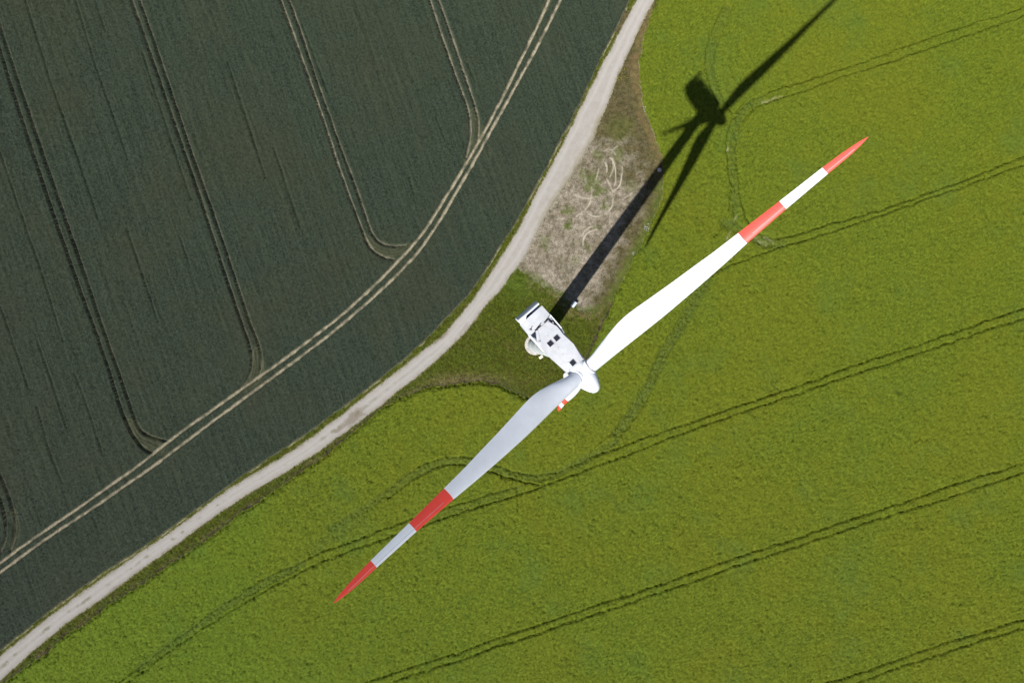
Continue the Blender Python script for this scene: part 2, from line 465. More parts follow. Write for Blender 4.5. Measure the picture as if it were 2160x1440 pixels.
def smooth_line(P, it=2):
    for _ in range(it):
        Q = [P[0]]
        for a, b in zip(P[:-1], P[1:]):
            Q += [a * .75 + b * .25, a * .25 + b * .75]
        Q.append(P[-1])
        P = np.array(Q)
    return P


def line_dist(P, reach, px, py, field=None):
    """distance field to a polyline, worked out only near the line"""
    D = field if field is not None else np.full(X.shape, 1e3, dtype=np.float32)
    for a, b in zip(P[:-1], P[1:]):
        lo = np.minimum(a, b) - reach
        hi = np.maximum(a, b) + reach
        i0, i1 = np.searchsorted(XS, [lo[0], hi[0]])
        j0, j1 = np.searchsorted(YS, [lo[1], hi[1]])
        if i1 <= i0 or j1 <= j0:
            continue
        i0 = max(i0 - 1, 0); j0 = max(j0 - 1, 0)
        sx = px[i0:i1 + 1, j0:j1 + 1]
        sy = py[i0:i1 + 1, j0:j1 + 1]
        d = b - a
        L2 = float(d @ d) + 1e-9
        t = np.clip(((sx - a[0]) * d[0] + (sy - a[1]) * d[1]) / L2, 0, 1)
        dd = np.hypot(sx - a[0] - t * d[0], sy - a[1] - t * d[1])
        v = D[i0:i1 + 1, j0:j1 + 1]
        np.minimum(v, dd, out=v)
    return D


def inside(P, px, py):
    r = np.zeros(X.shape, dtype=bool)
    n = len(P)
    for k in range(n):
        a, b = P[k], P[(k + 1) % n]
        if a[1] == b[1]:
            continue
        lo, hi = min(a[1], b[1]), max(a[1], b[1])
        j0, j1 = np.searchsorted(YS, [lo - 2.5, hi + 2.5])
        if j1 <= j0:
            continue
        sx = px[:, j0:j1]
        sy = py[:, j0:j1]
        c = ((a[1] > sy) != (b[1] > sy)) & (sx < (b[0] - a[0]) * (sy - a[1]) / (b[1] - a[1]) + a[0])
        r[:, j0:j1] ^= c
    return r


def edge(pts, z):
    return smooth_line(extend(G(pts, z), 1, 1, 2500.0), 1)


E_TL, E_TR = edge(TRACK_L, 0), edge(TRACK_R, 0)
E_W, E_R = edge(WHEAT_E, ZW * .5), edge(RAPE_E, ZR * .6)
FAR = 6000.0
P_W = np.array(list(E_W) + [(-FAR, E_W[-1][1]), (-FAR, FAR), (E_W[0][0], FAR)])
P_R = np.array(list(E_R) + [(E_R[-1][0], -FAR), (FAR, -FAR), (FAR, FAR), (E_R[0][0], FAR)])
P_T = np.array(list(E_TL) + list(E_TR[::-1]))
E_PAD = G(PAD_LOW)
P_PAD = np.array(list(E_PAD) + [ground_point((1470, 500)), ground_point((1470, 20)), ground_point((1310, 20))] + [tuple(p) for p in G([(1263, 260), (1213, 340), (1180, 400), (1130, 470), (1085, 550)])])

XR, YR = X + wrpx * 1.2 + vnoise(X, Y, .6, 5) * .22, Y + wrpy * 1.2 + vnoise(X, Y, .6, 6) * .22   # ragged edges
XT, YT = X + wrpx * .5 + vnoise(X, Y, .5, 7) * .10, Y + wrpy * .5
XP, YP = X + fbm(X, Y, 3.0, 31, 4, .75) * 2.6, Y + fbm(X, Y, 3.0, 32, 4, .75) * 2.6
in_w = inside(P_W, XT, YT)
in_r = inside(P_R, XR, YR)
in_t = inside(P_T, X + wrpx * .55 + JIT * .10, Y + wrpy * .55) & ~in_w & ~in_r
in_p = inside(P_PAD, XP, YP) & ~in_w & ~in_r & ~in_t
d_w = line_dist(E_W, 5, XT, YT)
d_r = line_dist(E_R, 7, XR, YR)
d_tr = line_dist(E_TR, 6, XT, YT)
d_tl = line_dist(E_TL, 6, XT, YT)
d_pad = line_dist(E_PAD, 8, XP, YP)

zero = np.zeros(X.shape, dtype=np.float32)
A = {k: zero.copy() for k in ('soil', 'bent', 'green', 'dry', 'rust', 'chalk', 'stain', 'rut', 'dens')}
Z = zero.copy()

# ---- wheat
ca, sa = math.cos(ROW), math.sin(ROW)
U = X * ca - Y * sa           # along the drill rows
V = X * sa + Y * ca           # across them
rows = vnoise(U / 40.0, V / .9, 1.0, 41) * .75 + vnoise(U / 6.0, V / .45, 1.0, 42) * .5
wz = ZW + rows * .11 + fbm(X, Y, .55, 43, 2) * .13 + JIT * .06 + vnoise(X, Y, 9., 44) * .05
trough = zero.copy()
soil = zero.copy()
XL, YL = X + wrpx * .18, Y + wrpy * .18
wob = fbm(X, Y, 1.3, 51, 2)
for pts, s, e, w, so in WT:
    P = smooth_line(extend(G(pts, ZW * .6), s, e), 1)
    D = line_dist(P, 2.2, XL, YL)
    m = 1 - sstep(w * .5, w * .5 + .20, D + wob * .10 + JIT * .02)
    trough = np.maximum(trough, m)
    soil = np.maximum(soil, (1 - sstep(w * .36, w * .36 + .26, D + wob * .12)) * so * np.clip(.82 + .55 * vnoise(X, Y, 1.1, 53), .3, 1))
for pts in WD:
    P = extend(G(pts, ZW), 0, 0)
    D = line_dist(P, 1.0, XL, YL)
    trough = np.maximum(trough, (1 - sstep(.08, .30, D)) * .85 * (0.75 + .35 * wob))
bent = zero.copy()
for pts, w in WB:
    P = smooth_line(G(pts, ZW), 2)
    D = line_dist(P, w, XL, YL)
    bent = np.maximum(bent, (1 - sstep(w * .2, w * .5, D)) * (0.45 + .55 * np.cos(D * 2 * math.pi / .78)))
edge_w = sstep(.0, .55, d_w)
trough *= IN
soil *= IN
bent *= IN
wh = wz * (1 - trough * .95) * (1 - bent * .22) * (0.12 + .88 * edge_w)
Z = np.where(in_w, wh, Z)
A['soil'] = np.where(in_w, np.maximum(soil, (1 - sstep(.05, .35, d_w)) * .35), 0)
A['bent'] = np.where(in_w, bent, 0)

# ---- rapeseed
cb, sb = math.cos(math.radians(40)), math.sin(math.radians(40))
RU = X * cb + Y * sb
RV = -X * sb + Y * cb
rz = ZR + fbm(RU / 1.4, RV / .75, .55, 71, 2, .8) * .25 + JIT * .13 + fbm(X, Y, 7., 75, 2) * .12
holes = sstep(.40, .75, fbm(RU / 1.5, RV, .8, 77, 2, .8))
rz = rz - holes * .4
tr = zero.copy()
brk = fbm(X, Y, 1.6, 81, 2)
for pts, s, e, w, dep in RT:
    P = smooth_line(extend(G(pts, ZR * .7), s, e), 1)
    D = line_dist(P, 2.4, XW * .8 + X * .2 + JIT * .12, YW * .8 + Y * .2)
    m = 1 - sstep(w * .31, w * .31 + .26, D + brk * .27)
    tr = np.maximum(tr, m * min(1.0, dep * 1.15) * np.clip(.92 + .75 * brk + .25 * JIT, 0, 1))
rb = zero.copy()
for pts, w, st in RB:
    P = smooth_line(G(pts, ZR), 2)
    D = line_dist(P, w, XW, YW)
    rb = np.maximum(rb, (1 - sstep(w * .25, w * .55, D)) * st)
rs = zero.copy()
for pts, w, st in RS:
    P = G(pts, ZR * .3)
    D = line_dist(P, w * 1.5, XW, YW)
    rs = np.maximum(rs, (1 - sstep(w * .25, w * .8, D)) * st * np.clip(.6 + brk, 0, 1))
tr *= IN; rb *= IN; rs *= IN
thin = sstep(.15, .6, fbm(X, Y, 6.0, 83, 3)) * np.exp(-(((X - ground_point((1880, 345))[0]) / 7) ** 2 + ((Y - ground_point((1880, 345))[1]) / 5) ** 2))
thin = thin + sstep(-.1, .5, fbm(X, Y, 2.0, 84, 3)) * np.exp(-(((X - ground_point((1440, 440))[0]) / 6) ** 2 + ((Y - ground_point((1440, 440))[1]) / 5) ** 2)) * .7
rough = fbm(X, Y, .6, 85, 2, .8)
rh = rz * (1 - tr * .92) * (1 - rb * .45) + (rough * .42 + JIT * .20) * np.maximum(rb, thin)
rh = rh * (0.10 + .90 * sstep(.1, .9, d_r)) * (1 - rs * .75)
rh = np.maximum(rh, .03)
Z = np.where(in_r, rh, Z)
A['bent'] = np.where(in_r, np.clip(rb + thin * .8, 0, 1), A['bent'])
A['soil'] = np.where(in_r, np.clip(rs, 0, 1), A['soil'])
gl = sstep(60, 190, -(X * .55 + Y * .83) + 30 + fbm(X, Y, 25., 87, 2) * 30)      # the crop stands greener towards the track end
A['green'] = np.where(in_r, gl, 0)

# ---- meadow and verges
in_m = ~(in_w | in_r | in_t | in_p)
mz = .20 + fbm(X, Y, .8, 91, 2, .8) * .24 + JIT * .10 + fbm(X, Y, 4., 92, 2) * .08
mz = np.maximum(mz, .02)
tall = np.maximum((1 - sstep(.2, 2.2, d_r)) * .5, (1 - sstep(.1, .5, d_w)) * .0)
mz = mz * (1 + tall) * sstep(-.1, .8, d_tr) ** .5 * sstep(-.1, .5, d_tl) ** .5
Z = np.where(in_m, mz + .02, Z)
bx, by = ground_point((985, 806))
strip = np.exp(-(((X - bx) / 9) ** 2 + ((Y - by) / 2.0) ** 2))
dry_m = np.maximum(strip * .9, (1 - sstep(.3, 2.0, d_r)) * sstep(-.1, .5, fbm(X, Y, 3.0, 93, 3)) * .7)
dry_m = np.maximum(dry_m, (1 - sstep(.0, .7, np.minimum(d_tr, d_tl))) * .3)
dry_m = np.maximum(dry_m, (1 - sstep(.2, 4., d_pad)) * .75 * sstep(-.35, .35, fbm(X, Y, 1.6, 94, 3)))
A['dry'] = np.where(in_m, np.clip(dry_m, 0, 1), 0)
A['chalk'] = np.where(in_m, (1 - sstep(.05, .26, np.abs(d_w - .2))) * sstep(-.15, .45, fbm(X, Y, 3.5, 95, 3)) * .8, 0)
gx, gy = ground_point((1095, 600))
A['green'] = np.where(in_m, np.clip(np.exp(-(((X - gx) / 6) ** 2 + ((Y - gy) / 4) ** 2)) + (1 - sstep(.2, 1.6, d_r)) * sstep(-.2, .4, fbm(X, Y, 1.5, 96, 2)), 0, 1), A['green'])

# ---- dry pad
pz = .06 + fbm(X, Y, .7, 101, 3, .75) * .09 + JIT * .035
px0, py0 = ground_point((1330, 250))
weed = sstep(.15, .85, ((X - px0) * .35 + (Y - py0) * .55) / 26. + .74 + fbm(X, Y, 5., 103, 3) * .28)
weed = np.maximum(weed, (1 - sstep(2.0, 8.5, d_r + fbm(X, Y, 2., 104, 2) * 1.5)) * .85)
pg = zero.copy()
for cx, cy, r, st in PADGREEN:
    c = G([(cx, cy)], 0, Z4[0], Z4[1])[0]
    rr = r / 3.6 / 7.78
    d = np.hypot(XP - c[0] + wrpx, YP - c[1] + wrpy) / rr
    pg = np.maximum(pg, (1 - sstep(.35, 1.25, d + fbm(X, Y, .8, 105, 2) * .35)) * st)
pg = np.maximum(pg, (1 - sstep(.0, 2.6, d_pad + fbm(X, Y, 1.2, 108, 3) * 1.6)) * .8)
low = Y < ground_point((1300, 380))[1]
pg = np.maximum(pg, (1 - sstep(.3, 3.2, d_r + fbm(X, Y, 1.5, 106, 2) * .9)) * np.where(low, .9, .35))
rust = (1 - sstep(.5, 2.6, d_r + fbm(X, Y, 2.0, 107, 2) * .9)) * np.where(low, .35, .85) * (1 - pg * .6)
mk = zero.copy()
for i, pts in enumerate(MARKS):
    P = smooth_line(G(pts, 0, Z4[0], Z4[1]), 2)
    D = line_dist(P, 1.2, XL, YL)
    mk = np.maximum(mk, (1 - sstep(.06, .27, D)) * np.clip(.8 + .8 * brk, .1, 1) * (1.0 if i < 7 else .7))
A['dry'] = np.where(in_p, np.clip(weed, 0, 1), A['dry'])
A['green'] = np.where(in_p, np.clip(pg, 0, 1), A['green'])
A['rust'] = np.where(in_p, np.clip(rust, 0, 1), np.where(in_m, np.maximum((1 - sstep(.25, .75, d_r + fbm(X, Y, 1.4, 97, 2) * .5)) * .95, (1 - sstep(.5, 2.2, d_r + fbm(X, Y, 1.1, 98, 3) * 1.4)) * .28), 0))
A['chalk'] = np.where(in_p, mk, A['chalk'])
Z = np.where(in_p, np.maximum(pz, .01) + pg * (.10 + .12 * np.abs(rough)) + np.clip(weed, 0, 1) * .06 * (1 + rough), Z)

# ---- gravel track
cw = np.minimum(d_tl, d_tr)
A['rut'] = np.where(in_t, np.exp(-((cw - 1.5) / .45) ** 2), 0)
mid_w = np.exp(-((d_tl - d_tr) / .9) ** 2) * sstep(.05, .45, fbm(X, Y, 1.6, 111, 3)) * sstep(20, 60, -(X + Y * .3))
A['green'] = np.where(in_t, np.clip(mid_w * .7 + (1 - sstep(.0, .55, cw + fbm(X, Y, .8, 112, 2) * .4)) * .5, 0, 1), A['green'])
side = (1 - sstep(.3, 2.4, d_tr + fbm(X, Y, 1.2, 113, 3) * 1.0)) * sstep(ground_point((1200, 520))[1], ground_point((1200, 460))[1], Y) * (1 - sstep(ground_point((1200, 260))[1], ground_point((1200, 200))[1], Y))
A['dry'] = np.where(in_t, np.clip(side * .6 + (1 - sstep(.0, .5, cw)) * .35, 0, 1), A['dry'])
st = zero.copy()
for cx, cy, la, lb, an, amp in ((748, 878, 3.9, 1.75, 40, 1.), (727, 897, 4.6, .6, 37, .9), (930, 712, 3.6, .55, 40, .9), (245, 1238, 2.6, .45, 33, .7), (225, 1254, 2.2, .35, 35, .6), (350, 1160, 1.8, .35, 35, .5), (980, 690, 2.2, .5, 55, .35)):
    c = ground_point((cx, cy))
    a = math.radians(an)
    du = (X - c[0]) * math.cos(a) + (Y - c[1]) * math.sin(a)
    dv = -(X - c[0]) * math.sin(a) + (Y - c[1]) * math.cos(a)
    st = np.maximum(st, (1 - sstep(.5, 1.15, np.hypot(du / la, dv / lb) + fbm(X, Y, .9, 115, 3) * .45)) * amp)
A['stain'] = np.where(in_t, st, 0)
Z = np.where(in_t, .02 + .02 * fbm(X, Y, .5, 117, 2) - A['rut'] * .03 + .03, Z)
# ---- level ground under the turbine
TB = (7.885, -1.796)
d_tb = np.hypot(X - TB[0], Y - TB[1])
Z = np.where(d_tb < 3.3, np.minimum(Z, .02 + .18 * sstep(2.6, 3.3, d_tb)), Z)

inw2 = IN * (np.abs(X) < 146) * (np.abs(Y) < 99)
A['dens'] = np.where(in_r, np.clip(1 - tr * 2.6, 0, 1) * (1 - rs) * (1 - rb * .45), 0)
A['dens'] = np.where(in_w, np.clip(1 - trough * 2.0, 0, 1) * sstep(.2, .6, d_w), A['dens'])
A['dens'] = np.where(in_m, sstep(.0, .6, np.minimum(d_tr, d_tl)) * (d_tb > 2.9) * (1 - A['rust']), A['dens'])
A['dens'] = np.where(in_p, .12 + .5 * A['dry'] + .9 * A['green'], A['dens']) * inw2

# ------------------------------------------------------------------ cut the sheet into its pieces
REG = np.full(X.shape, 3, dtype=np.int8)
REG[in_w] = 0; REG[in_r] = 1; REG[in_t] = 2; REG[in_p] = 4
FR = REG[:-1, :-1]
IDX = np.arange(NX * NY, dtype=np.int32).reshape(NX, NY)
QUADS = np.stack([IDX[:-1, :-1], IDX[1:, :-1], IDX[1:, 1:], IDX[:-1, 1:]], axis=-1)
CO = np.stack([X, Y, Z.astype(np.float32)], axis=-1).reshape(-1, 3)


def sheet(name, region, mat, attrs):
    q = QUADS[FR == region]
    used, inv = np.unique(q.ravel(), return_inverse=True)
    me = bpy.data.meshes.new(name)
    nq = len(q)
    me.vertices.add(len(used))
    me.vertices.foreach_set('co', CO[used].astype(np.float32).ravel())
    me.loops.add(nq * 4)
    me.loops.foreach_set('vertex_index', inv.astype(np.int32))
    me.polygons.add(nq)
    me.polygons.foreach_set('loop_start', np.arange(0, nq * 4, 4, dtype=np.int32))
    me.polygons.foreach_set('use_smooth', np.ones(nq, dtype=bool))
    for a in attrs:
        at = me.attributes.new(a, 'FLOAT', 'POINT')
        at.data.foreach_set('value', A[a].ravel()[used].astype(np.float32))
    me.update(calc_edges=True)
    return link_mesh(name, me, mat)


# one plant of each kind, strewn over the sheets (only as geometry of those sheets)
def plant(name, mat, n, length, width, rise, spread, seed):
    rng = random.Random(seed)
    bm = bmesh.new()
    for i in range(n):
        a = rng.uniform(0, 2 * math.pi)
        r = spread * math.sqrt(rng.random())
        p = Vector((r * math.cos(a), r * math.sin(a), rng.uniform(-.25, .02)))
        b = a + rng.uniform(-1.2, 1.2)
        up = rng.uniform(*rise)
        ln = length * rng.uniform(.6, 1.2)
        d = Vector((math.cos(b) * math.cos(up), math.sin(b) * math.cos(up), math.sin(up))) * ln
        e = Vector((-math.sin(b), math.cos(b), rng.uniform(-.3, .3))) * width * rng.uniform(.7, 1.3)
        m = p + d * .55 + Vector((0, 0, .06 * ln))
        t = p + d - Vector((0, 0, .12 * ln))
        v = [bm.verts.new(c) for c in (p, m - e, m + e, t)]
        bm.faces.new((v[0], v[1], v[2]))
        bm.faces.new((v[1], v[3], v[2]))
    me = bpy.data.meshes.new(name)
    bm.to_mesh(me)
    bm.free()
    me.materials.append(mat)
    return bpy.data.objects.new(name, me)


def strew(o, plants, density, smin, smax, seed):
    col = bpy.data.collections.new(o.name + '_plants')
    for p in plants:
        col.objects.link(p)
    ng = bpy.data.node_groups.new(o.name + '_strewn', 'GeometryNodeTree')
    ng.interface.new_socket('Geometry', in_out='INPUT', socket_type='NodeSocketGeometry')
    ng.interface.new_socket('Geometry', in_out='OUTPUT', socket_type='NodeSocketGeometry')
    N, Lk = ng.nodes, ng.links
    gi, go = N.new('NodeGroupInput'), N.new('NodeGroupOutput')
    dp = N.new('GeometryNodeDistributePointsOnFaces')
    dp.inputs['Seed'].default_value = seed
    at = N.new('GeometryNodeInputNamedAttribute')
    at.data_type = 'FLOAT'
    at.inputs['Name'].default_value = 'dens'
    mu = N.new('ShaderNodeMath'); mu.operation = 'MULTIPLY'
    mu.inputs[1].default_value = density
    Lk.new(at.outputs['Attribute'], mu.inputs[0])
    Lk.new(gi.outputs[0], dp.inputs['Mesh'])
    Lk.new(mu.outputs[0], dp.inputs['Density'])
    ci = N.new('GeometryNodeCollectionInfo')
    ci.inputs['Collection'].default_value = col
    ci.inputs['Separate Children'].default_value = True
    ci.inputs['Reset Children'].default_value = True
    ip = N.new('GeometryNodeInstanceOnPoints')
    ip.inputs['Pick Instance'].default_value = True
    rr = N.new('FunctionNodeRandomValue'); rr.data_type = 'FLOAT_VECTOR'
    rr.inputs[0].default_value = (-.25, -.25, 0)
    rr.inputs[1].default_value = (.25, .25, 6.283)
    rs2 = N.new('FunctionNodeRandomValue'); rs2.data_type = 'FLOAT'
    rs2.inputs[2].default_value = smin
    rs2.inputs[3].default_value = smax
    rs2.inputs['Seed'].default_value = 5
    Lk.new(dp.outputs['Points'], ip.inputs['Points'])
    Lk.new(ci.outputs[0], ip.inputs['Instance'])
    Lk.new(rr.outputs[0], ip.inputs['Rotation'])
    Lk.new(rs2.outputs[1], ip.inputs['Scale'])
    jn = N.new('GeometryNodeJoinGeometry')
    Lk.new(gi.outputs[0], jn.inputs[0])
    Lk.new(ip.outputs[0], jn.inputs[0])
    Lk.new(jn.outputs[0], go.inputs[0])
    md = o.modifiers.new('strewn_plants', 'NODES')
    md.node_group = ng


o = sheet('wheat_field', 0, mat_wheat(), ('soil', 'bent', 'dens'))
lf = mat_leaf('wheat_blade', (0.014, 0.023, 0.014), (0.054, 0.074, 0.047), (0.052, 0.055, 0.028), .35)
strew(o, [plant('wheat_tuft', lf, 12, .34, .020, (1.15, 1.5), .20, 70 + i) for i in range(3)], 5.0, .6, 1.2, 6)
tag(o, 'dark blue green wheat field with paired tractor lines left of the gravel track', 'wheat', kind='stuff')
o = sheet('rapeseed_field', 1, mat_rape(), ('soil', 'bent', 'green', 'dens'))
lf = mat_leaf('rapeseed_leaf', (0.045, 0.075, 0.006), (0.166, 0.204, 0.016), (0.138, 0.150, 0.010), .3, green=(0.090, 0.160, 0.013), vary=(0.080, 0.130, 0.020))
strew(o, [plant('rapeseed_plant', lf, 16, .30, .045, (.1, 1.2), .22, 40 + i) for i in range(3)], 6.0, .55, 1.2, 3)
tag(o, 'bright yellow green rapeseed field right of the gravel track', 'rapeseed', kind='stuff')
o = sheet('gravel_track', 2, mat_track(), ('rut', 'dry', 'stain', 'green'))
tag(o, 'pale gravel farm track curving between the two fields', 'track', kind='structure')
o = sheet('meadow', 3, mat_meadow(), ('dry', 'chalk', 'green', 'rust', 'dens'))
lf = mat_leaf('grass_blade', (0.016, 0.028, 0.002), (0.135, 0.145, 0.010), (0.110, 0.092, 0.016), .6, green=(0.045, 0.085, 0.005), dry=(.13, .10, .05))
strew(o, [plant('grass_tuft', lf, 14, .30, .022, (.4, 1.4), .16, 50 + i) for i in range(3)], 5.0, .5, 1.9, 4)
tag(o, 'rough green grass around the turbine foot and along the track', 'grass', kind='stuff')
o = sheet('dry_ground', 4, mat_pad(), ('dry', 'rust', 'green', 'chalk', 'dens'))
lf = mat_leaf('dry_weed_blade', (0.070, 0.055, 0.026), (0.22, 0.18, 0.11), (0.12, 0.09, 0.045), .4, green=(0.035, 0.065, 0.008))
strew(o, [plant('dry_weed_tuft', lf, 12, .26, .02, (.2, 1.3), .18, 60 + i) for i in range(3)], 2.2, .4, 1.0, 5)
tag(o, 'dry weedy crane pad with curved turning marks beside the track', 'ground', kind='structure')
bm = bmesh.new()
vs = [bm.verts.new((x, y, -0.6)) for x, y in ((-9000, -9000), (9000, -9000), (9000, 9000), (-9000, 9000))]
bm.faces.new(vs)
tag(bm_obj('ground', bm, mat_far()), 'farmland reaching out to the horizon', 'ground', kind='structure')


# ------------------------------------------------------------------ paint
def paint(name, col, rough=0.4, spec=0.4, dirt=0.06, scale=0.6):
    k = NT(name)
    d = tuple(c * (1 - dirt * 2.2) for c in col)
    c = k.mix(k.noise(scale, 5.0, 0.65), d, col)
    k.l(k.noise(scale * 3, 3.0, .6, lo=.2, hi=.8), k.n('ShaderNodeMath').inputs[0])
    return k.done(c, rough, spec)


M_WHITE = paint('white_gelcoat', (0.755, 0.79, 0.86), 0.38, 0.4, 0.03)
M_ROOF = paint('white_roof_coat', (0.435, 0.45, 0.48), 0.6, 0.3, 0.06, 1.2)
M_RED = paint('signal_red_paint', (0.84, 0.078, 0.058), 0.4, 0.35, 0.04)
M_TOWER = paint('light_grey_tower_paint', (0.62, 0.66, 0.68), 0.45, 0.35, 0.04)
M_CONC = paint('pale_concrete', (0.50, 0.48, 0.44), 0.9, 0.1, 0.14, 1.5)
M_DARK = paint('dark_skylight', (0.014, 0.017, 0.028), 0.6, 0.15, 0.1)
M_RAD = paint('radiator_gap_shade', (0.035, 0.07, 0.16), 0.6, 0.3, 0.1)  # dark blue carries the deep shade of the gap before the hood
M_HOLE = paint('inside_shade_and_dark_fittings', (0.022, 0.028, 0.045), 0.8, 0.1, 0.1)  # painted interior shade on the opening plate, plain dark colour on small fittings
M_STEEL = paint('grey_machinery', (0.28, 0.30, 0.33), 0.5, 0.4, 0.1, 3.0)
M_SEAM = paint('grey_seam', (0.45, 0.45, 0.46), 0.6, 0.2)
M_CREAM = paint('cream_paint', (0.66, 0.63, 0.48), 0.6, 0.3, 0.08)
M_BOXW = paint('pale_blue_grey_cabinet', (0.55, 0.60, 0.66), 0.5, 0.3, 0.1)
M_STONE = paint('pale_stone', (0.50, 0.49, 0.50), 0.85, 0.1, 0.14, 2.0)

# ------------------------------------------------------------------ wind turbine
HUB_W = Vector((10.679, -4.9986, 107.541))
PSI, DL, TILT, CONE, RB_ = -0.85347, -0.14203, 0.11558, 0.02486, 44.98
ROOT = bpy.data.objects.new('wind_turbine', None)
COL.objects.link(ROOT)
ROOT.location = (TB[0], TB[1], 0)
tag(ROOT, 'white wind turbine with red banded blades standing on the grass beside the track', 'wind turbine')
HUB = HUB_W - Vector((TB[0], TB[1], 0))
F = Vector((math.cos(PSI), math.sin(PSI), 0))
Zv = Vector((0, 0, 1))
L = Zv.cross(F)
AX = math.cos(TILT) * F + math.sin(TILT) * Zv
UP = -math.sin(TILT) * F + math.cos(TILT) * Zv
V0 = -0.2


def lathe(bm, prof, origin, ax, n=48):
    ax = ax.normalized()
    e1 = ax.orthogonal().normalized()
    e2 = ax.cross(e1)
    rings = []
    for h, r in prof:
        if r < 1e-4:
            rings.append([bm.verts.new(origin + ax * h)])
        else:
            rings.append([bm.verts.new(origin + ax * h + (e1 * math.cos(t) + e2 * math.sin(t)) * r) for t in [2 * math.pi * i / n for i in range(n)]])
    for a, b in zip(rings[:-1], rings[1:]):
        if len(a) == 1 and len(b) == 1:
            continue
        for i in range(n):
            j = (i + 1) % n
            if len(a) == 1:
                bm.faces.new((a[0], b[i], b[j]))
            elif len(b) == 1:
                bm.faces.new((a[i], a[j], b[0]))
            else:
                bm.faces.new((a[i], a[j], b[j], b[i]))


def lathe_obj(name, prof, origin, ax, mat, parent, n=48, smooth=True):
    bm = bmesh.new()
    lathe(bm, prof, origin, ax, n)
    return bm_obj(name, bm, mat, parent, smooth)


def auto_smooth(o, ang=35):
    o.data.polygons.foreach_set('use_smooth', np.ones(len(o.data.polygons), dtype=bool))
    try:
        o.data.set_sharp_from_angle(angle=math.radians(ang))
    except Exception:
        pass
    return o


def lift(z):
    return z + .5 if z > 1.0 else z      # roof level and everything fixed on it


def prism(name, poly, z0, z1, mat, parent, bevel=0.0, seg=2, edges='top'):
    """plan polygon in nacelle axes (u along the nose, v to the left of it), between two heights over the hub"""
    z0, z1 = lift(z0), lift(z1)
    bm = bmesh.new()
    lo = [bm.verts.new(HUB + F * u + L * (v + V0) + Zv * z0) for u, v in poly]
    hi = [bm.verts.new(HUB + F * u + L * (v + V0) + Zv * z1) for u, v in poly]
    bm.faces.new(lo[::-1])
    top = bm.faces.new(hi)
    n = len(poly)
    for i in range(n):
        j = (i + 1) % n
        bm.faces.new((lo[i], lo[j], hi[j], hi[i]))
    if bevel > 0:
        es = list(top.edges)
        if edges == 'all':
            es = list(bm.edges)
        bmesh.ops.bevel(bm, geom=es, offset=bevel, segments=seg, affect='EDGES', profile=0.5)
    return auto_smooth(bm_obj(name, bm, mat, parent), 40)


def bar(name, a, b, w, h, mat, parent):
    """straight bar between two (u, v, z) points"""
    A0 = HUB + F * a[0] + L * (a[1] + V0) + Zv * lift(a[2])
    B0 = HUB + F * b[0] + L * (b[1] + V0) + Zv * lift(b[2])
    d = (B0 - A0).normalized()
    s = d.cross(Zv).normalized()
    t = s.cross(d)
    bm = bmesh.new()
    q = []
    for P in (A0, B0):
        q.append([bm.verts.new(P + s * (i * w / 2) + t * (j * h / 2)) for i, j in ((-1, -1), (1, -1), (1, 1), (-1, 1))])
    bm.faces.new(q[0][::-1]); bm.faces.new(q[1])
    for i in range(4):
        j = (i + 1) % 4
        bm.faces.new((q[0][i], q[0][j], q[1][j], q[1][i]))
    return bm_obj(name, bm, mat, parent)


# foundation and tower
TOPZ = HUB.z - 1.95
found = lathe_obj('foundation', [(-.5, 2.78), (.22, 2.78), (.27, 2.72), (.27, 2.42), (.40, 2.40), (.42, 2.34), (.42, 1.9)], Vector((0, 0, 0)), Zv, M_CONC, ROOT, 64, False)
auto_smooth(found, 30)
prof = []
for i in range(13):
    t = i / 12
    prof.append((.43 + (TOPZ - .43) * t, 2.05 + (1.28 - 2.05) * t ** 1.15))
tower = lathe_obj('tower', prof, Vector((0, 0, 0)), Zv, M_TOWER, ROOT, 64)
for h in (22.0, 48.0, 77.0):
    t = (h - .43) / (TOPZ - .43)
    r = 2.05 + (1.28 - 2.05) * t ** 1.15
    lathe_obj('flange_ring', [(h - .06, r - .01), (h - .06, r + .025), (h + .06, r + .025), (h + .06, r - .01)], Vector((0, 0, 0)), Zv, M_TOWER, tower, 64, False)
# door on the tower, facing the track
bm = bmesh.new()
dd = Vector((-.75, -.66, 0)).normalized()
ds = Vector((dd.y, -dd.x, 0))
for i, (x, z) in enumerate(((-.45, .75), (.45, .75), (.45, 2.9), (-.45, 2.9))):
    bm.verts.new(dd * 2.035 + ds * x + Zv * z)
f = bm.faces.new(bm.verts[:])
r = bmesh.ops.extrude_face_region(bm, geom=[f])
bmesh.ops.translate(bm, verts=[v for v in r['geom'] if isinstance(v, bmesh.types.BMVert)], vec=dd * .06)
bm_obj('door', bm, M_STEEL, tower)
lathe_obj('yaw_ring', [(TOPZ - .3, 1.25), (TOPZ - .3, 1.42), (TOPZ + .12, 1.42), (TOPZ + .12, 1.2)], Vector((0, 0, 0)), Zv, M_STEEL, tower, 48, False)

